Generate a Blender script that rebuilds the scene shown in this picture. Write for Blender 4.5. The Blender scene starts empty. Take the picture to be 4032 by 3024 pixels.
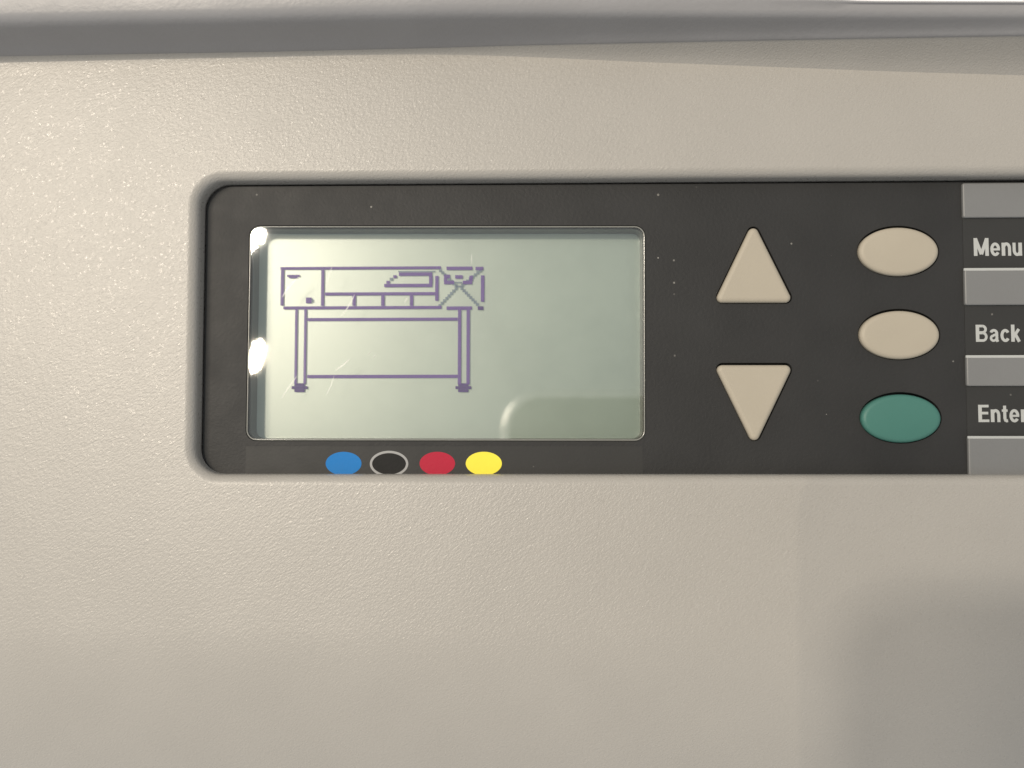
import bpy, bmesh, math, random
from mathutils import Vector, Matrix
random.seed(7)
MM = 0.001
scene = bpy.context.scene
col = scene.collection

# ------------------------------------------------------------------ camera
FPX = 4032 / 4.8 * 3.99            # focal length in photo pixels
FOOT = (2100.0, 1690.0)            # pixel where the view is square to the panel
D = 130 * MM                       # height of the lens above the dark panel
d = Vector(((FOOT[0] - 2016) / FPX, -(FOOT[1] - 1512) / FPX, -1)).normalized()
zc = -d
roll = math.radians(0.0)
xc = Vector((math.cos(roll), math.sin(roll), 0)); xc = (xc - zc * xc.dot(zc)).normalized()
yc = zc.cross(xc)
CAMROT = Matrix((xc, yc, zc))      # camera vector -> world vector
CAM = Vector((0, 0, D))
def P(px, py, z=0.0):
    """pixel -> point on the horizontal plane at height z (mm)"""
    v = CAMROT @ Vector(((px - 2016) / FPX, -(py - 1512) / FPX, -1))
    t = (z * MM - CAM.z) / v.z
    return CAM + v * t
def P2(px, py, z=0.0):
    p = P(px, py, z); return (p.x, p.y)
cam = bpy.data.cameras.new('camera'); camo = bpy.data.objects.new('camera', cam); col.objects.link(camo)
cam.sensor_fit = 'HORIZONTAL'; cam.sensor_width = 4.8; cam.lens = 3.99
cam.clip_start = 0.0008; cam.clip_end = 50
m4 = CAMROT.to_4x4(); m4.translation = CAM; camo.matrix_world = m4
cam.dof.use_dof = True; cam.dof.focus_distance = 0.1305; cam.dof.aperture_fstop = 2.0
scene.camera = camo

# ------------------------------------------------------------------ room light
w = bpy.data.worlds.new('World'); scene.world = w; w.use_nodes = True
bg = w.node_tree.nodes['Background']
bg.inputs[0].default_value = (0.95, 0.98, 1.0, 1); bg.inputs[1].default_value = 0.60
def lamp(name, direction, dist, size, power, colour, width=None):
    l = bpy.data.lights.new(name, 'AREA'); l.shape = 'ELLIPSE'; l.size = width or size; l.size_y = size; l.energy = power; l.color = colour
    o = bpy.data.objects.new(name, l); col.objects.link(o)
    v = Vector(direction).normalized(); o.location = v * dist
    o.rotation_euler = v.to_track_quat('Z', 'Y').to_euler()
    return o
lamp('warm_ceiling_lamp', (-0.62, 0.26, 1), 2.3, 0.60, 27, (1.0, 0.87, 0.70))
lamp('ceiling_bulb', (-0.385, 0.252, 1), 2.3, 0.13, 15, (1.0, 0.91, 0.78))
def mirror_dir(px, py): p = P(px, py, 0.0); k = (2.05 + D) / 2.05; return (p.x * k, p.y * k, D)      # where a lamp hangs that is mirrored at that spot of the window
lamp('ceiling_spot', mirror_dir(1012, 1405), 2.3, 0.012, 3.5, (1.0, 0.86, 0.66), 0.070)
lamp('ceiling_spot', mirror_dir(1016, 932), 2.3, 0.010, 1.2, (1.0, 0.90, 0.74), 0.020)
scene.view_settings.view_transform = 'Standard'; scene.view_settings.look = 'None'
scene.view_settings.exposure = 0.0; scene.view_settings.gamma = 1.0
scene.view_settings.use_curve_mapping = False
scene.render.engine = 'CYCLES'
scene.cycles.max_bounces = 10; scene.cycles.transparent_max_bounces = 16

# ------------------------------------------------------------------ materials
def srgb(r, g, b):
    f = lambda c: (c / 255 / 12.92) if c / 255 <= 0.04045 else ((c / 255 + 0.055) / 1.055) ** 2.4
    return (f(r), f(g), f(b), 1)
def nodes(name):
    m = bpy.data.materials.new(name); m.use_nodes = True
    nt = m.node_tree; return m, nt, nt.nodes['Principled BSDF']
def N(nt, t, **kw):
    n = nt.nodes.new(t)
    for k, v in kw.items():
        if k in n.inputs: n.inputs[k].default_value = v
        else: setattr(n, k, v)
    return n
def plastic(name, colour, rough, grain=0.0, scale=1600, var=0.05, spec=0.5, dust=0.0, specks=0.0, stretch=None, marks=0.05, glitter=0.0):
    """moulded plastic: colour drift, grained bump, optional dust (light) and specks (dark)"""
    m, nt, b = nodes(name); L = nt.links.new
    tc = N(nt, 'ShaderNodeTexCoord')
    geo = tc.outputs['Object']
    n1 = N(nt, 'ShaderNodeTexNoise', Scale=90.0, Detail=4.0); L(geo, n1.inputs['Vector'])
    mr = N(nt, 'ShaderNodeMapRange'); mr.inputs['From Min'].default_value = 0.3; mr.inputs['From Max'].default_value = 0.7
    mr.inputs['To Min'].default_value = 1 - var; mr.inputs['To Max'].default_value = 1 + var
    L(n1.outputs['Fac'], mr.inputs['Value'])
    mul = N(nt, 'ShaderNodeMix', data_type='RGBA', blend_type='MULTIPLY'); mul.inputs[0].default_value = 1
    mul.inputs[6].default_value = colour; L(mr.outputs[0], mul.inputs[7])
    out = mul.outputs[2]
    def dots(prev, sc, keep, size, c):
        v = N(nt, 'ShaderNodeTexVoronoi', Scale=sc); L(geo, v.inputs['Vector'])
        lt = N(nt, 'ShaderNodeMath', operation='LESS_THAN'); L(v.outputs['Distance'], lt.inputs[0]); lt.inputs[1].default_value = size
        sep = N(nt, 'ShaderNodeSeparateColor'); L(v.outputs['Color'], sep.inputs[0])
        l2 = N(nt, 'ShaderNodeMath', operation='LESS_THAN'); L(sep.outputs[0], l2.inputs[0]); l2.inputs[1].default_value = keep
        mm = N(nt, 'ShaderNodeMath', operation='MULTIPLY'); L(lt.outputs[0], mm.inputs[0]); L(l2.outputs[0], mm.inputs[1])
        fade = N(nt, 'ShaderNodeMath', operation='MULTIPLY'); L(mm.outputs[0], fade.inputs[0]); L(sep.outputs[1], fade.inputs[1])
        x = N(nt, 'ShaderNodeMix', data_type='RGBA'); L(fade.outputs[0], x.inputs[0]); L(prev, x.inputs[6]); x.inputs[7].default_value = c
        return x.outputs[2]
    if dust: 
        out = dots(out, 835, dust, 0.13, (0.26, 0.25, 0.23, 1))
        out = dots(out, 260, dust * 0.5, 0.07, (0.4, 0.38, 0.34, 1))
    if specks: out = dots(out, 190, specks, 0.035, (0.2, 0.18, 0.155, 1))
    L(out, b.inputs['Base Color'])
    n4 = N(nt, 'ShaderNodeTexNoise', Scale=140.0, Detail=6.0, Roughness=0.65); L(geo, n4.inputs['Vector'])
    rr = N(nt, 'ShaderNodeMapRange'); rr.inputs['From Min'].default_value = 0.3; rr.inputs['From Max'].default_value = 0.7
    rr.inputs['To Min'].default_value = rough - marks; rr.inputs['To Max'].default_value = rough + marks
    L(n4.outputs['Fac'], rr.inputs['Value']); ro = rr.outputs[0]      # handling marks
    if glitter:            # a few grains of the moulding are polished
        gv = N(nt, 'ShaderNodeTexVoronoi', Scale=3000.0); L(geo, gv.inputs['Vector'])
        gs = N(nt, 'ShaderNodeSeparateColor'); L(gv.outputs['Color'], gs.inputs[0])
        gt = N(nt, 'ShaderNodeMath', operation='LESS_THAN'); L(gs.outputs[0], gt.inputs[0]); gt.inputs[1].default_value = glitter
        gm = N(nt, 'ShaderNodeMix'); L(gt.outputs[0], gm.inputs[0]); L(ro, gm.inputs[2]); gm.inputs[3].default_value = 0.235
        ro = gm.outputs[0]
    L(ro, b.inputs['Roughness'])
    b.inputs['Specular IOR Level'].default_value = spec
    if grain:
        mp = N(nt, 'ShaderNodeMapping'); L(geo, mp.inputs['Vector'])
        if stretch: mp.vector_type = 'TEXTURE'; mp.inputs['Rotation'].default_value = (0, 0, stretch[0]); mp.inputs['Scale'].default_value = (stretch[1], 1, 1)
        n2 = N(nt, 'ShaderNodeTexNoise', Scale=float(scale), Detail=3.0, Roughness=0.62); L(mp.outputs[0], n2.inputs['Vector'])
        n3 = N(nt, 'ShaderNodeTexVoronoi', Scale=scale * 0.8); n3.feature = 'SMOOTH_F1'; L(mp.outputs[0], n3.inputs['Vector'])
        ad = N(nt, 'ShaderNodeMath', operation='MULTIPLY_ADD'); L(n3.outputs['Distance'], ad.inputs[0]); ad.inputs[1].default_value = 0.35; L(n2.outputs['Fac'], ad.inputs[2])
        bu = N(nt, 'ShaderNodeBump', Strength=grain, Distance=0.00012); L(ad.outputs[0], bu.inputs['Height'])
        L(bu.outputs[0], b.inputs['Normal'])
    return m
M = {}
M['cover'] = plastic('beige_plastic', (0.375, 0.356, 0.326, 1), 0.36, 0.55, 4300, 0.02, 0.6, specks=0.03, marks=0.012, glitter=0.07, stretch=(math.radians(38), 1.9))
M['lid'] = plastic('grey_plastic', (0.285, 0.28, 0.285, 1), 0.42, 0.35, 1500, 0.03)
M['panel'] = plastic('charcoal_plastic', (0.027, 0.027, 0.027, 1), 0.55, 0.35, 2200, 0.10, 0.28, dust=0.03)
M['panel_smooth'] = plastic('charcoal_film', (0.033, 0.033, 0.032, 1), 0.52, 0.12, 2200, 0.06, 0.28, dust=0.02)
M['well'] = plastic('black_plastic', (0.012, 0.012, 0.012, 1), 0.5)
M['wall'] = plastic('dark_grey_plastic', (0.16, 0.16, 0.15, 1), 0.35)
M['button'] = plastic('cream_rubber', (0.40, 0.36, 0.29, 1), 0.55, 0.10, 2500, 0.03, 0.35)
M['green'] = plastic('green_rubber', (0.055, 0.17, 0.142, 1), 0.5, 0.10, 2500, 0.03, 0.4)
M['bar'] = plastic('grey_label_plastic', (0.18, 0.182, 0.182, 1), 0.42, 0.15, 2500, 0.03)
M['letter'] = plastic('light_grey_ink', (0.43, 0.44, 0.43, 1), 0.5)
M['blue'] = plastic('blue_ink', (0.006, 0.165, 0.47, 1), 0.5, 0.1, 2500, 0.03, 0.22)
M['black'] = plastic('black_ink', (0.008, 0.008, 0.008, 1), 0.5, 0.1, 2500, 0.05, 0.2)
M['ring'] = plastic('grey_ink', (0.30, 0.30, 0.30, 1), 0.45)
M['red'] = plastic('red_ink', (0.42, 0.012, 0.04, 1), 0.45, 0.1, 2500, 0.03, 0.22)
M['yellow'] = plastic('yellow_ink', (0.86, 0.75, 0.07, 1), 0.45, 0.1, 2500, 0.03, 0.22)
M['rim'] = plastic('clear_edge_plastic', (0.22, 0.22, 0.20, 1), 0.18, spec=0.8)
M['desk'] = plastic('white_laminate', (0.90, 0.90, 0.90, 1), 0.5)
M['phone'] = plastic('black_phone_back', (0.010, 0.010, 0.010, 1), 0.35)
m, nt, b = nodes('brushed_silver'); b.inputs['Base Color'].default_value = (0.88, 0.88, 0.87, 1); b.inputs['Metallic'].default_value = 1; b.inputs['Roughness'].default_value = 0.5; M['silver'] = m
# clear window sheet: straight-through light plus a Fresnel mirror
m, nt, b = nodes('clear_acrylic'); nt.nodes.remove(b)
tr = N(nt, 'ShaderNodeBsdfTransparent'); tr.inputs[0].default_value = (0.97, 0.98, 0.96, 1)
gl = N(nt, 'ShaderNodeBsdfGlossy', Roughness=0.022)
fr = N(nt, 'ShaderNodeFresnel', IOR=1.80); mx = N(nt, 'ShaderNodeMixShader')
nt.links.new(fr.outputs[0], mx.inputs[0]); nt.links.new(tr.outputs[0], mx.inputs[1]); nt.links.new(gl.outputs[0], mx.inputs[2])
nt.links.new(mx.outputs[0], nt.nodes['Material Output'].inputs[0]); M['clear'] = m
# scratch: thin milky mark in the acrylic
m, nt, b = nodes('scratched_acrylic'); b.inputs['Base Color'].default_value = (0.85, 0.85, 0.8, 1); b.inputs['Roughness'].default_value = 0.3
b.inputs['Alpha'].default_value = 0.38; M['scratch'] = m
# display glass: pale green reflector behind a satin polariser, weak back light
m, nt, b = nodes('lcd_green'); L = nt.links.new
tc = N(nt, 'ShaderNodeTexCoord'); n1 = N(nt, 'ShaderNodeTexNoise', Scale=95.0, Detail=5.0, Roughness=0.6); L(tc.outputs['Object'], n1.inputs['Vector'])
cr = N(nt, 'ShaderNodeValToRGB'); L(n1.outputs['Fac'], cr.inputs[0])
cr.color_ramp.elements[0].position = 0.25; cr.color_ramp.elements[0].color = (0.26, 0.325, 0.255, 1)
cr.color_ramp.elements[1].position = 0.55; cr.color_ramp.elements[1].color = (0.325, 0.395, 0.32, 1)
L(cr.outputs[0], b.inputs['Base Color']); b.inputs['Roughness'].default_value = 0.42; b.inputs['Specular IOR Level'].default_value = 1.0
b.inputs['Coat Weight'].default_value = 1.0; b.inputs['Coat Roughness'].default_value = 0.34; b.inputs['Coat IOR'].default_value = 2.2
b.inputs['Emission Color'].default_value = (0.80, 0.95, 0.98, 1); b.inputs['Emission Strength'].default_value = 0.075
M['lcd'] = m
def seg_mat(name, c, alpha):
    m, nt, b = nodes(name); b.inputs['Base Color'].default_value = c; b.inputs['Roughness'].default_value = 0.5; b.inputs['Alpha'].default_value = alpha
    return m
M['seg'] = seg_mat('violet_segment', (0.30, 0.15, 0.62, 1), 0.62)
M['segdark'] = seg_mat('deep_violet_segment', (0.15, 0.08, 0.34, 1), 0.90)
M['segpale'] = seg_mat('pale_blue_segment', (0.38, 0.46, 0.60, 1), 0.5)

# ------------------------------------------------------------------ helpers
def link(name, bm, mat, parent=None, label=None, smooth=True, wn=True):
    me = bpy.data.meshes.new(name)
    bmesh.ops.recalc_face_normals(bm, faces=bm.faces[:])
    bm.to_mesh(me); bm.free()
    me.materials.append(M[mat])
    if smooth:
        for p in me.polygons: p.use_smooth = True
        me.set_sharp_from_angle(angle=math.radians(40))
    o = bpy.data.objects.new(name, me); col.objects.link(o)
    if parent: o.parent = parent
    if label: o['label'] = label
    if smooth and wn:
        mod = o.modifiers.new('weighted_normal', 'WEIGHTED_NORMAL'); mod.keep_sharp = True; mod.weight = 100
    return o
def rounded(corners, r, seg=8):
    """returns f(offset) -> outline of the convex polygon (counter-clockwise) with round corners, grown by offset"""
    n = len(corners); V = [Vector(c) for c in corners]
    area = sum(V[i].x * V[(i + 1) % n].y - V[(i + 1) % n].x * V[i].y for i in range(n))
    if area < 0: V.reverse()
    cs = []
    for i in range(n):
        p, c, q = V[i - 1], V[i], V[(i + 1) % n]
        e1 = (c - p).normalized(); e2 = (q - c).normalized()
        n1 = Vector((e1.y, -e1.x)); n2 = Vector((e2.y, -e2.x))
        bis = (n1 + n2).normalized(); cen = c - bis * (r / max(0.05, bis.dot(n1)))
        a1 = math.atan2(n1.y, n1.x); a2 = math.atan2(n2.y, n2.x)
        while a2 < a1: a2 += 2 * math.pi
        cs.append((cen, a1, a2))
    def f(o):
        pts = []
        for cen, a1, a2 in cs:
            for k in range(seg + 1):
                a = a1 + (a2 - a1) * k / seg
                pts.append((cen.x + (r + o) * math.cos(a), cen.y + (r + o) * math.sin(a)))
        return pts
    return f
def ellipse(c, a, b, seg=56):
    def f(o):
        pts = []
        for k in range(seg):
            t = 2 * math.pi * k / seg
            nx, ny = math.cos(t) / a, math.sin(t) / b; l = math.hypot(nx, ny)
            pts.append((c[0] + a * math.cos(t) + o * nx / l, c[1] + b * math.sin(t) + o * ny / l))
        return pts
    return f
def loop(bm, pts, z): return [bm.verts.new((x, y, z)) for x, y in pts]
def bridge(bm, A, B):
    n = len(A)
    for i in range(n): bm.faces.new((A[i], A[(i + 1) % n], B[(i + 1) % n], B[i]))
def fill(bm, outer, holes):
    """flat face between an outline and the openings in it"""
    from mathutils.geometry import delaunay_2d_cdt
    vs = list(outer); loops = [list(range(len(outer)))]
    for h in holes:
        loops.append(list(range(len(vs), len(vs) + len(h)))); vs += h
    co = [Vector((v.co.x * 1000, v.co.y * 1000)) for v in vs]
    ed = [(l[i], l[(i + 1) % len(l)]) for l in loops for i in range(len(l))]
    vo, eo, fo, ov, oe, of = delaunay_2d_cdt(co, ed, [], 1, 1e-6, True)
    def inside(p, poly):
        c = False
        for i in range(len(poly)):
            a, b_ = poly[i], poly[i - 1]
            if (a.y > p.y) != (b_.y > p.y) and p.x < (b_.x - a.x) * (p.y - a.y) / (b_.y - a.y) + a.x: c = not c
        return c
    polys = [[co[i] for i in l] for l in loops]
    for f in fo:
        c = sum((vo[i] for i in f), Vector((0, 0))) / len(f)
        if inside(c, polys[0]) and not any(inside(c, q) for q in polys[1:]):
            bm.faces.new([vs[ov[i][0]] for i in f])
def loop_edges(bm, L_):
    es = []
    for i in range(len(L_)):
        e = bm.edges.get((L_[i], L_[(i + 1) % len(L_)])) or bm.edges.new((L_[i], L_[(i + 1) % len(L_)])); es.append(e)
    return es
def sweep(bm, f, profile, cap_last=False, cap_first=False):
    prev = None; first = None
    for off, z in profile:
        cur = loop(bm, f(off), z)
        if prev: bridge(bm, prev, cur)
        else: first = cur
        prev = cur
    if cap_last: bm.faces.new(prev)
    if cap_first: bm.faces.new(first)
    return first, prev
def fillet(o0, z0, ro, rz, n=7, up=True):
    """quarter round from (o0, z0) at the side to (o0 - ro, z0 + rz) on top"""
    return [(o0 - ro * (1 - math.cos(math.pi / 2 * k / n)), z0 + rz * math.sin(math.pi / 2 * k / n)) for k in range(n + 1)]
def box(bm, x0, x1, y0, y1, z0, z1):
    v = [bm.verts.new((x, y, z)) for z in (z0, z1) for x, y in ((x0, y0), (x1, y0), (x1, y1), (x0, y1))]
    for q in ((3, 2, 1, 0), (4, 5, 6, 7), (0, 1, 5, 4), (1, 2, 6, 5), (2, 3, 7, 6), (3, 0, 4, 7)): bm.faces.new([v[i] for i in q])
def empty(name, loc=(0, 0, 0)):
    o = bpy.data.objects.new(name, None); o.empty_display_size = 0.02; o.location = loc; col.objects.link(o); return o

# ------------------------------------------------------------------ setting
ZC = 2.9           # cover surface above the dark panel (mm)
ZB = -70           # underside of the printer = desk top (mm)
bm = bmesh.new(); box(bm, -0.9, 0.9, -0.5, 1.1, ZB * MM - 0.03, ZB * MM)
o = link('desk_top', bm, 'desk', smooth=False); o['kind'] = 'structure'

# ------------------------------------------------------------------ printer
printer = empty('printer', (0, 0, 0))
printer['label'] = 'beige and grey large printer with dark control panel, screen and buttons'
printer['category'] = 'printer'

# opening in the cover around the dark panel (runs out of frame to the right)
XR = 0.112
tl, bl = P2(808, 727), P2(789, 1865)
tr_, br_ = P2(3787, 709), P2(3812, 1867)
def along(a, b_, x): t = (x - a[0]) / (b_[0] - a[0]); return (x, a[1] + (b_[1] - a[1]) * t)
opening = rounded([bl, along(bl, br_, XR), along(tl, tr_, XR), tl], 4.0 * MM, 12)

# front cover
crease_px = [(-1500, 262), (-700, 258), (0, 247), (500, 236), (1000, 226), (1400, 217), (1700, 215), (2016, 222), (2500, 243), (3000, 262), (3500, 281), (4032, 297), (4700, 318), (5400, 335)]
lid_px = [(-1500, 240), (-700, 233), (0, 222), (500, 213), (1000, 205), (1400, 196), (1700, 189), (2016, 180), (2500, 170), (3000, 160), (3500, 151), (4032, 142), (4700, 134), (5400, 128)]
def refine(pts, n=6):
    out = []
    for i in range(len(pts) - 1):
        p0 = pts[max(0, i - 1)]; p1 = pts[i]; p2 = pts[i + 1]; p3 = pts[min(len(pts) - 1, i + 2)]
        for k in range(n):
            t = k / n
            out.append(tuple(0.5 * (2 * p1[j] + (p2[j] - p0[j]) * t + (2 * p0[j] - 5 * p1[j] + 4 * p2[j] - p3[j]) * t * t + (3 * p1[j] - p0[j] - 3 * p2[j] + p3[j]) * t ** 3) for j in (0, 1)))
    return out + [pts[-1]]
crease_px, lid_px = refine(crease_px), refine(lid_px)
bm = bmesh.new()
T = ZC * MM
wall_prof = [(0.0, -1.5 * MM), (0.0, 0.5 * MM)] + fillet(0, T - 1.55 * MM, -1.55 * MM, 1.55 * MM, 9)
first, rimloop = sweep(bm, opening, wall_prof)
front_y = P2(2016, 2480, ZC)[1]
xl, xr = P2(-1500, 262, ZC)[0], P2(5400, 335, ZC)[0]
cre = [bm.verts.new((*P2(px, py, ZC), T)) for px, py in crease_px]
fl, fr_ = bm.verts.new((xl, front_y, T)), bm.verts.new((xr, front_y, T))
outer = [fl, fr_] + cre[::-1]
fill(bm, outer, [rimloop])
# the front rolls down gently towards the operator
prev = (fl, fr_); R1 = 54 * MM
for k in range(1, 19):
    a = math.radians(50) * k / 18
    cur = (bm.verts.new((xl, front_y - R1 * math.sin(a), T - R1 * (1 - math.cos(a)))), bm.verts.new((xr, front_y - R1 * math.sin(a), T - R1 * (1 - math.cos(a)))))
    bm.faces.new((prev[0], prev[1], cur[1], cur[0])); prev = cur
cur = [bm.verts.new((xl, prev[0].co.y - 6 * MM, -40 * MM)), bm.verts.new((xr, prev[0].co.y - 6 * MM, -40 * MM))]
bm.faces.new((prev[0], prev[1], cur[1], cur[0]))
# behind the crease the cover sweeps up in a hollow towards the lid
rows = [cre]; lidline = []
for (cx, cy), (lx, ly) in zip(crease_px, lid_px):
    gap = (cy - ly) / 25.7
    lidline.append((P(lx, ly, ZC + gap * 0.9), gap))
for k in range(1, 6):
    t = k / 5; row = []
    for v, (q, gap) in zip(cre, lidline):
        p = v.co.lerp(q, t); p.z = T + (q.z - T) * (0.55 * t + 0.45 * t * t)
        row.append(bm.verts.new(p))
    rows.append(row)
tuck = [bm.verts.new((v.co.x, v.co.y + 3 * MM, v.co.z - 0.5 * MM)) for v in rows[-1]]
rows.append(tuck)
for A, B in zip(rows, rows[1:]):
    for i in range(len(A) - 1): bm.faces.new((A[i], A[i + 1], B[i + 1], B[i]))
cover = link('front_cover', bm, 'cover', printer, 'beige grained plastic cover around the dark panel')
cover.data.set_sharp_from_angle(angle=math.radians(16))

# lid: grey step with a thin lip at its foot, an upright front and a rounded top
bm = bmesh.new()
back_px = refine([(-1500, -330), (-700, -270), (0, -220), (500, -190), (1000, -160), (1400, -130), (1700, -110), (2016, -90), (2500, -66), (3000, -40), (3500, -4), (4032, 36), (4700, 80), (5400, 120)])
H = 8.0
rows = []
prof = [(0.0, -2.0), (0.0, 0.0), (0.05, 0.45), (0.3, 0.9), (0.75, 3.0), (1.15, 5.0), (1.3, 6.2), (1.6, 7.1), (2.1, 7.7), (2.8, 8.0)]
ZT = (ZC + 9.0) * MM
for dy, dz in prof:
    rows.append([bm.verts.new((q.x, q.y + dy * MM, q.z + (dz * MM if dz < 0.5 else 0.45 * MM + (dz - 0.45) / 7.55 * (ZT - q.z - 0.45 * MM)))) for q, gap in lidline])
last = rows[-1]
backs = []
for v, (bx_, by_) in zip(last, back_px):
    b0 = P(bx_, by_, ZC + 9.0); backs.append(Vector((v.co.x, b0.y, b0.z)))
for t, lift in ((0.3, 0.5), (0.6, 0.6), (0.85, 0.3), (1.0, 0.0)):
    rows.append([bm.verts.new((v.co.x, v.co.y + (max(q.y - v.co.y - 1.0 * MM, 0.2 * MM)) * t, v.co.z + (q.z - v.co.z) * t + lift * MM * 0.6)) for v, q in zip(last, backs)])
for dy, dz in ((0.8, -0.4), (1.3, -1.2), (1.6, -3), (3.0, -30), (3.0, -60)):
    rows.append([bm.verts.new((v.co.x, max(q.y - 1.0 * MM, v.co.y + 0.2 * MM) + dy * 0.6 * MM, q.z + dz * MM)) for v, q in zip(last, backs)])
for A, B in zip(rows, rows[1:]):
    for i in range(len(A) - 1): bm.faces.new((A[i], A[i + 1], B[i + 1], B[i]))
lid = link('lid', bm, 'lid', printer, 'grey plastic lid rising behind the beige cover', wn=False)
lid.data.set_sharp_from_angle(angle=math.radians(50))

# base of the printer standing on the desk
bm = bmesh.new()
base_f = rounded([(xl + 4 * MM, front_y - 60 * MM), (xr - 4 * MM, front_y - 60 * MM), (xr - 4 * MM, 0.055), (xl + 4 * MM, 0.055)], 10 * MM, 6)
sweep(bm, base_f, [(-2 * MM, ZB * MM), (0, (ZB + 2) * MM), (0, -24 * MM), (-2 * MM, -22 * MM)], True, True)
link('base', bm, 'lid', printer)

# ------------------------------------------------------------------ control panel with real openings
ZP = 0.0
win = rounded([P2(969, 1734), P2(2541, 1736), P2(2540, 890), P2(984, 890)], 1.6 * MM, 8)
def tri(pts, r): return rounded([P2(*p) for p in pts], r, 7)
ZBT = 0.8         # button tops above the panel (mm)
buttons = [
    ('arrow_button', tri([(2813, 1190), (3125, 1190), (2966, 872)], 0.78 * MM), 'button', 'cream triangular button pointing up'),
    ('arrow_button', tri([(2813, 1435), (2971, 1757), (3125, 1435)], 0.78 * MM), 'button', 'cream triangular button pointing down'),
]
for (cx, cy), mt, lab in (((3536, 990), 'button', 'cream oval button beside the word Menu'), ((3540, 1317), 'button', 'cream oval button beside the word Back'), ((3546, 1645), 'green', 'green oval button beside the word Enter')):
    c = P2(cx, cy); a = (P2(cx + 156, cy)[0] - P2(cx - 156, cy)[0]) / 2; b_ = (P2(cx, cy - 95)[1] - P2(cx, cy + 95)[1]) / 2
    buttons.append(('oval_button', ellipse(c, a, b_), mt, lab))
GAP = 0.20 * MM
SHIFT = Vector((-0.10 * MM, -0.12 * MM, 0))   # the buttons sit low and left in their openings
bm = bmesh.new()
g = 0.34 * MM           # open joint along the top and left, the lower edge tucks under the cover
pb, pt = along(bl, br_, XR), along(tl, tr_, XR)
edge = rounded([(bl[0] + g * 0.9, bl[1] - 2.4 * MM), (pb[0] + 2.4 * MM, pb[1] - 2.4 * MM), (pt[0] + 2.4 * MM, pt[1] - g), (tl[0] + g * 0.9, tl[1] - g)], 3.7 * MM, 12)
ol = loop(bm, edge(0), 0)
holes = []
for nm, f, mt, lab in buttons:
    top, bot = sweep(bm, f, [(GAP + 0.05 * MM, 0), (GAP, -0.08 * MM), (GAP, -1.6 * MM)])
    holes.append(top)
top, bot = sweep(bm, win, [(0.12 * MM, 0), (0.06 * MM, -0.07 * MM), (0.06 * MM, -1.0 * MM)])
holes.append(top); fill(bm, ol, holes)
lo = loop(bm, edge(0), -1.6 * MM); bridge(bm, ol, lo)
panel = link('control_panel', bm, 'panel', printer, 'charcoal control panel set into the beige cover')
# black membrane under the buttons
for nm, f, mt, lab in buttons:
    bm = bmesh.new(); sweep(bm, f, [(GAP + 0.4 * MM, -1.9 * MM), (GAP + 0.4 * MM, -1.62 * MM)], True, True)
    link('button_seat', bm, 'well', panel)
    bm = bmesh.new()
    r = 0.75 * MM
    prof = [(0, -1.6 * MM)] + [(o_, z_) for o_, z_ in fillet(0, ZBT * MM - 0.6 * MM, r, 0.6 * MM, 8)]
    first, last = sweep(bm, f, prof)
    # slightly domed face
    if nm == 'oval_button':
        prevl = last
        base = f(-r); mx_, my_ = (sum(p[j] for p in base) / len(base) for j in (0, 1))
        for s, dz in ((0.8, 0.05), (0.55, 0.09), (0.3, 0.11)):
            cur = loop(bm, [(mx_ + (x - mx_) * s, my_ + (y - my_) * s) for x, y in base], (ZBT + dz) * MM); bridge(bm, prevl, cur); prevl = cur
        bm.faces.new(prevl)
    else: bm.faces.new(last)
    for v in bm.verts: v.co += SHIFT
    link(nm, bm, mt, panel, lab)

bm = bmesh.new(); sweep(bm, opening, [(-1.6 * MM, -1.75 * MM), (1.0 * MM, -1.75 * MM)])
link('seal', bm, 'well', panel, 'black seal in the joint around the panel', smooth=False)
# printed film under the display with the four ink dots
def flat(name, f, z, mat, parent, label=None, th=0.02):
    bm = bmesh.new(); sweep(bm, f, [(0, (z - th) * MM), (0, z * MM)], True, True)
    return link(name, bm, mat, parent, label, smooth=False)
flat('printed_film', rounded([P2(966, 1885), P2(2532, 1885), P2(2530, 1757), P2(968, 1757)], 0.1 * MM, 2), 0.03, 'panel_smooth', panel)
def dot(px, py, a, b_, mat, z, lab, name='ink_dot'):
    c = P2(px, py); k = 25.78 / MM * MM
    A = a / 25.78 * MM; B = b_ / 25.78 * MM
    return flat(name, ellipse(c, A, B), z, mat, panel, lab, 0.015)
dot(1353, 1825, 71, 46, 'blue', 0.05, 'blue printed ink dot')
bm = bmesh.new(); c = P2(1532, 1826); fo = ellipse(c, 76 / 25.78 * MM, 51 / 25.78 * MM)
A0 = loop(bm, fo(0), 0.035 * MM); A1 = loop(bm, fo(0), 0.05 * MM); B1 = loop(bm, fo(-9 / 25.78 * MM), 0.05 * MM); B0 = loop(bm, fo(-9 / 25.78 * MM), 0.035 * MM)
for q, s in ((A0, A1), (A1, B1), (B1, B0)): bridge(bm, q, s)
dot(1532, 1826, 66, 41, 'black', 0.047, 'black printed ink dot with a grey outline')
link('ink_dot_outline', bm, 'ring', panel, smooth=False)
dot(1722, 1825, 70, 46, 'red', 0.05, 'red printed ink dot')
dot(1905, 1825, 71, 46, 'yellow', 0.05, 'yellow printed ink dot')

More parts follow.
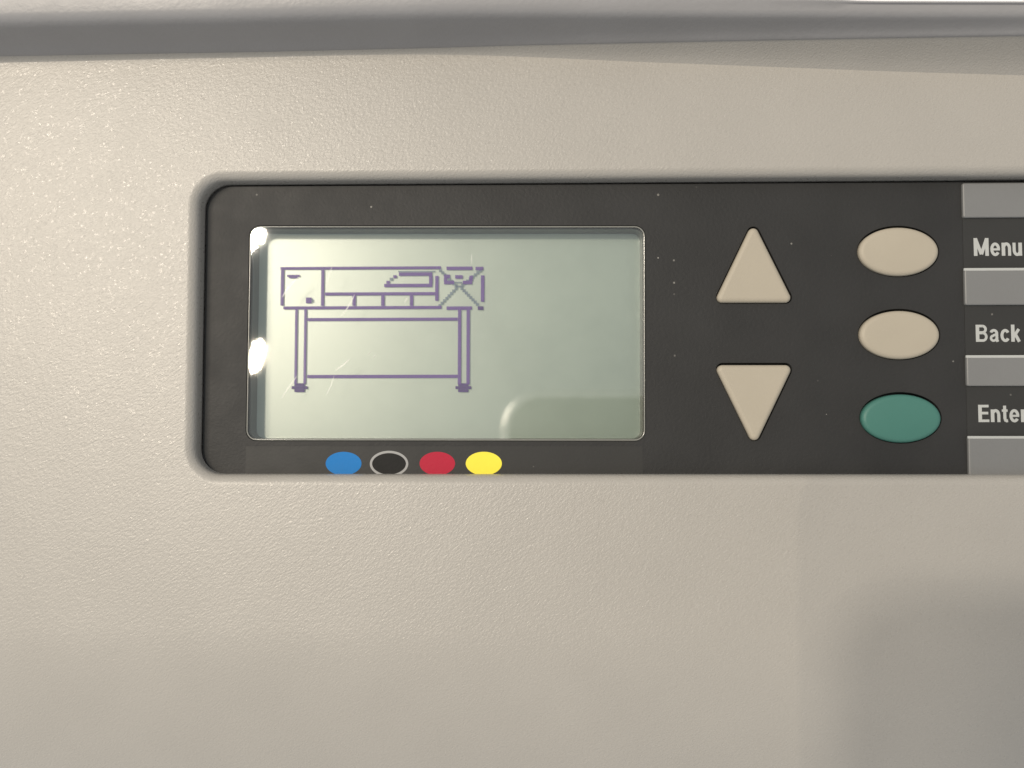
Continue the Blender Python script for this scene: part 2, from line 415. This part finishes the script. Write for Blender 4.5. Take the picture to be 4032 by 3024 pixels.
# label column at the right: raised grey bars between dark label fields
def xat(y): return 3784 + (y - 720) * 0.0225
bars = [(724, 860), (1057, 1203), (1400, 1521), (1718, 1890)]
for y0, y1 in bars:
    pts = [P2(xat(y1), y1), (0.108, P2(xat(y1), y1)[1]), (0.108, P2(xat(y0), y0)[1]), P2(xat(y0), y0)]
    f = rounded(pts, 0.3 * MM, 4)
    bm = bmesh.new()
    sweep(bm, f, [(0, -0.0 * MM), (0, 0.30 * MM)] + fillet(0, 0.30 * MM, 0.24 * MM, 0.2 * MM, 4)[1:], True, True)
    link('label_bar', bm, 'bar', panel)
for y0, y1 in ((860, 1057), (1203, 1400), (1521, 1718)):
    pts = [P2(xat(y1) + 2, y1 - 1), (0.108, P2(xat(y1), y1 - 1)[1]), (0.108, P2(xat(y0), y0 + 1)[1]), P2(xat(y0) + 2, y0 + 1)]
    flat('label_field', rounded(pts, 0.08 * MM, 2), 0.06, 'panel_smooth', panel, th=0.05)
for y0 in (1057, 1400, 1718):  # lit top edges of the bars, painted as thin pale strips
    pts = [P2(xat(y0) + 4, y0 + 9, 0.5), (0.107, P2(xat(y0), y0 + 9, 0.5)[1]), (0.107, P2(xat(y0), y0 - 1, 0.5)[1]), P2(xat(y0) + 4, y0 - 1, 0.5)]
    flat('painted_edge_highlight', rounded(pts, 0.05 * MM, 2), 0.53, 'letter', panel, 'pale strip painting the highlight along the top edge of the grey label bar', th=0.2)
def word(text, x0, x1, ytop, ybase):
    a = P2(x0, ybase); b_ = P2(x1, ybase); t = P2(x0, ytop)
    total = sum(GLYPH[c][0] for c in text) + 0.085 * (len(text) - 1)
    sx = (b_[0] - a[0]) / total; sy = (t[1] - a[1])
    bm = bmesh.new(); cx = 0.0; lev = 0
    for ch in text:
        wd, strokes = GLYPH[ch]
        for pts, sw in strokes:
            lev += 1; z = (0.075 + 0.0015 * (lev % 9)) * MM; n = len(pts); L_, R_ = [], []
            for i, (x, y) in enumerate(pts):
                nrm = Vector((0, 0))
                for p, q in ((i - 1, i), (i, i + 1)):
                    if p >= 0 and q < n:
                        e = Vector((pts[q][0] - pts[p][0], pts[q][1] - pts[p][1])).normalized(); nrm += Vector((-e.y, e.x))
                nrm.normalize()
                for k, lst in ((0.5, L_), (-0.5, R_)):
                    lst.append(bm.verts.new((a[0] + (cx + x + nrm.x * sw * k) * sx, a[1] + (y + nrm.y * sw * k) * sy, z)))
            for i in range(n - 1): bm.faces.new((L_[i], L_[i + 1], R_[i + 1], R_[i]))
        cx += wd + 0.085
    link('lettering', bm, 'letter', panel, 'light grey bold word ' + text, smooth=False)
def arc(cx, cy, rx, ry, a0, a1, n=14):
    return [(cx + rx * math.cos(math.radians(a0 + (a1 - a0) * k / n)), cy + ry * math.sin(math.radians(a0 + (a1 - a0) * k / n))) for k in range(n + 1)]
S, Hh, X = 0.20, 0.15, 0.74       # stem, thin stroke, x-height (cap height 1)
hs = S / 2
GLYPH = {
    'M': (0.84, [([(hs, 0), (hs, 1)], S), ([(0.84 - hs, 0), (0.84 - hs, 1)], S), ([(0.10, 0.98), (0.42, 0.09)], 0.19), ([(0.74, 0.98), (0.42, 0.09)], 0.19)]),
    'e': (0.55, [(arc(0.275, 0.365, 0.19, 0.30, 0, 325, 24), 0.165), ([(0.09, 0.36), (0.54, 0.36)], 0.12)]),
    'n': (0.53, [([(hs, 0), (hs, X - 0.01)], S), (arc(0.275, 0.42, 0.165, 0.245, 150, 0, 10) + [(0.44, 0.0)], 0.17)]),
    'u': (0.53, [([(0.53 - hs, 0), (0.53 - hs, X - 0.01)], S), ([(0.09, X - 0.01)] + arc(0.255, 0.31, 0.165, 0.245, 180, 330, 10), 0.17)]),
    'B': (0.68, [([(hs, 0), (hs, 1)], S), ([(0.1, 0.925), (0.38, 0.925)] + arc(0.38, 0.735, 0.18, 0.19, 90, -90, 10) + [(0.1, 0.545)], 0.15), ([(0.1, 0.515), (0.40, 0.515)] + arc(0.40, 0.295, 0.19, 0.22, 90, -90, 10) + [(0.1, 0.075)], 0.15)]),
    'a': (0.54, [(arc(0.255, 0.50, 0.165, 0.17, 165, 0, 10) + [(0.42, 0.12), (0.47, 0.0)], 0.16), ([(0.42, 0.44), (0.26, 0.39)] + arc(0.225, 0.21, 0.135, 0.145, 90, 270, 10) + [(0.33, 0.09), (0.42, 0.19)], 0.14)]),
    'c': (0.52, [(arc(0.275, 0.365, 0.19, 0.30, 35, 325, 20), 0.17)]),
    'k': (0.53, [([(hs, 0), (hs, 1)], S), ([(0.12, 0.27), (0.44, X)], 0.17), ([(0.24, 0.44), (0.455, 0.0)], 0.18)]),
    'E': (0.60, [([(hs, 0), (hs, 1)], S), ([(0.1, 0.925), (0.58, 0.925)], 0.15), ([(0.1, 0.52), (0.55, 0.52)], 0.15), ([(0.1, 0.075), (0.60, 0.075)], 0.15)]),
    't': (0.33, [([(0.16, 0.95), (0.16, 0.22), (0.19, 0.10), (0.25, 0.07), (0.33, 0.08)], 0.17), ([(0.0, 0.665), (0.32, 0.665)], 0.14)]),
    'r': (0.37, [([(hs, 0), (hs, X - 0.01)], S), (arc(0.30, 0.43, 0.16, 0.22, 165, 75, 8), 0.16)]),
}
word('Menu', 3834, 4024, 938, 1008)
word('Back', 3842, 4018, 1279, 1346)
word('Enter', 3852, 4046, 1594, 1662)

# ------------------------------------------------------------------ display
ZL = -4.0
bm = bmesh.new()
first, last = sweep(bm, win, [(0.9 * MM, (ZL - 1.0) * MM), (0.9 * MM, ZL * MM)], True, True)
display = link('display', bm, 'lcd', printer, 'pale green liquid crystal display showing a violet line drawing of a printer', smooth=False)
bm = bmesh.new()
sweep(bm, win, [(0.4 * MM, -1.05 * MM), (-0.25 * MM, -1.05 * MM), (-0.28 * MM, -1.3 * MM), (-0.30 * MM, (ZL + 0.02) * MM), (1.4 * MM, (ZL + 0.02) * MM), (1.4 * MM, -1.05 * MM)])
link('display_frame', bm, 'wall', display, 'dark frame around the sunken display')
bm = bmesh.new()
sweep(bm, win, [(-0.28 * MM, -0.25 * MM), (-0.05 * MM, -0.25 * MM), (-0.05 * MM, -0.05 * MM), (-0.18 * MM, 0.04 * MM)], True, True)
link('window', bm, 'clear', display, 'clear scratched plastic window over the display', smooth=False)
bm = bmesh.new()
sweep(bm, win, [(-0.02 * MM, -0.6 * MM), (-0.01 * MM, -0.02 * MM), (-0.04 * MM, 0.05 * MM), (-0.10 * MM, 0.085 * MM), (-0.17 * MM, 0.075 * MM), (-0.22 * MM, 0.045 * MM)])
link('window_edge', bm, 'rim', display, 'thin bright moulded edge of the window')

# liquid crystal segments float a little above the reflector, so they cast a soft ghost on it
ZS = ZL + 0.30
def seg(x0, y0, x1, y1, mat='seg', name='screen_line', z=ZS):
    a = P2(x0, y1, z); b_ = P2(x1, y0, z)
    bm = bmesh.new(); box(bm, a[0], b_[0], a[1], b_[1], (z - 0.012) * MM, z * MM)
    return link(name, bm, mat, display, smooth=False)
def hl(x0, x1, y, th=14, mat='seg'): seg(x0, y - th / 2, x1, y + th / 2, mat)
def vl(x, y0, y1, th=14, mat='seg', z=ZS + 0.015): seg(x - th / 2, y0, x + th / 2, y1, mat, z=z)
hl(1104, 1736, 1055); hl(1758, 1860, 1056); hl(1872, 1903, 1057)
vl(1111, 1062, 1203, 15); vl(1270, 1062, 1204, 14)
hl(1115, 1738, 1211); hl(1758, 1858, 1213)
hl(1278, 1714, 1156.5)
for x in (1394, 1507, 1620): vl(x, 1163, 1204)
vl(1720, 1086, 1184); vl(1900, 1084, 1188)
seg(1881, 1206, 1903, 1220, 'segdark')
vl(1165, 1218, 1512, 14); vl(1201, 1218, 1512, 14); vl(1809, 1220, 1514); vl(1843, 1220, 1514)
hl(1209, 1802, 1257); hl(1209, 1802, 1482)
for fx in (1179, 1824):
    seg(fx - 20, 1509, fx + 20, 1520, 'segdark', 'screen_foot'); seg(fx - 31, 1520.3, fx + 31, 1532, 'segdark', 'screen_foot'); seg(fx - 20, 1532.3, fx + 20, 1544, 'segdark', 'screen_foot')
# handle and knob in the left cabinet
hl(1130, 1180, 1086, 9); hl(1138, 1171, 1093, 5); seg(1204, 1171, 1227, 1194); seg(1227.5, 1178, 1234, 1190, 'segpale')
# carriage window
hl(1570, 1702, 1079); vl(1696, 1085.5, 1117); hl(1512, 1702, 1123.5)
for i, (x, y) in enumerate(((1528, 1111), (1541, 1099), (1555, 1089))): seg(x - 7, y - 5.8, x + 7, y + 5.8, 'seg' if i != 1 else 'segpale')
seg(1567 , 1066, 1714, 1071.5, 'segpale')
# slots in the right cabinet and the cross over it
hl(1748, 1772, 1088); vl(1754, 1094.5, 1106); hl(1748, 1788, 1112); hl(1792, 1822, 1090); vl(1855, 1085, 1106); hl(1822, 1859, 1112); seg(1790, 1109, 1820, 1115, 'segpale')
def diag(x0, y0, x1, y1, n):
    for k in range(n):
        t = (k + 0.5) / n; x = x0 + (x1 - x0) * t; y = y0 + (y1 - y0) * t
        seg(x - 6.0, y - 6.0, x + 6.0, y + 6.0, 'segpale', 'screen_cross', z=ZS - 0.02)
diag(1730, 1061, 1800, 1129, 8); diag(1896, 1061, 1816, 1127, 8)
diag(1800, 1131, 1727, 1208, 8); diag(1814, 1131, 1884, 1203, 8); seg(1795, 1124, 1820, 1131, 'segpale', 'screen_cross', z=ZS - 0.02)

# scratches in the window
def scratch(pts, wpx):
    bm = bmesh.new(); n = len(pts); L_, R_ = [], []
    for i, (x, y) in enumerate(pts):
        a = pts[max(0, i - 1)]; b_ = pts[min(n - 1, i + 1)]
        dx, dy = b_[0] - a[0], b_[1] - a[1]; l = math.hypot(dx, dy); ww = wpx * (0.25 + 0.75 * math.sin(math.pi * (i + 0.3) / (n - 0.4)))/ 2
        for s, lst in ((1, L_), (-1, R_)):
            p = P2(x - dy / l * ww * s, y + dx / l * ww * s, 0.06); lst.append(bm.verts.new((p[0], p[1], 0.052 * MM)))
    for i in range(n - 1): bm.faces.new((L_[i], L_[i + 1], R_[i + 1], R_[i]))
    link('scratch', bm, 'scratch', display, smooth=False)
def bez(a, c, b_, n=7): return [tuple((1 - t) ** 2 * a[j] + 2 * t * (1 - t) * c[j] + t * t * b_[j] for j in (0, 1)) for t in [k / (n - 1) for k in range(n)]]
scratch(bez((1309, 1046), (1294, 1085), (1286, 1120)), 4); scratch(bez((1396, 1160), (1380, 1200), (1342, 1248)), 6)
scratch(bez((1376, 1413), (1352, 1440), (1322, 1456)), 7); scratch(bez((1316, 1478), (1305, 1520), (1285, 1555)), 4)
scratch(bez((1172, 1478), (1140, 1515), (1108, 1570)), 5); scratch(bez((1178, 1090), (1130, 1130), (1112, 1170)), 8)
scratch(bez((1604, 1170), (1600, 1182), (1592, 1192), 5), 5); scratch(bez((1462, 1383), (1455, 1392), (1446, 1398), 5), 3); scratch(bez((1484, 1396), (1474, 1405), (1468, 1409), 5), 3)
scratch(bez((1858, 1000), (1857, 1020), (1856, 1040), 5), 3)

# ------------------------------------------------------------------ the phone that takes the picture, mirrored in the window
phone = empty('smartphone'); phone.matrix_world = m4
phone['label'] = 'dark smartphone with silver rim held over the panel, mirrored in the screen'; phone['category'] = 'phone'
def cl(x, y): return (x * MM, y * MM)
body = rounded([cl(-9.5, -55), cl(128.5, -55), cl(128.5, 12), cl(-9.5, 12)], 12 * MM, 18)
bm = bmesh.new(); sweep(bm, body, [(-2.2 * MM, 1.0 * MM), (-1.6 * MM, 1.2 * MM), (-0.9 * MM, 2.2 * MM), (-0.2 * MM, 3.8 * MM), (0.5 * MM, 5.6 * MM), (0.9 * MM, 7.4 * MM), (0.6 * MM, 8.4 * MM), (-1.2 * MM, 8.8 * MM)], True, False)
link('rim', bm, 'silver', phone)
bm = bmesh.new(); sweep(bm, body, [(-2.21 * MM, 1.6 * MM), (-2.21 * MM, 0.97 * MM)], True, True)
link('back', bm, 'phone', phone)
bm = bmesh.new(); ring = ellipse((0, 0), 4.2 * MM, 4.2 * MM, 40)
sweep(bm, ring, [(0, 0.96 * MM), (0, 0.4 * MM), (-0.5 * MM, 0.3 * MM), (-1.0 * MM, 0.4 * MM), (-1.0 * MM, 0.96 * MM)])
link('lens_ring', bm, 'phone', phone)
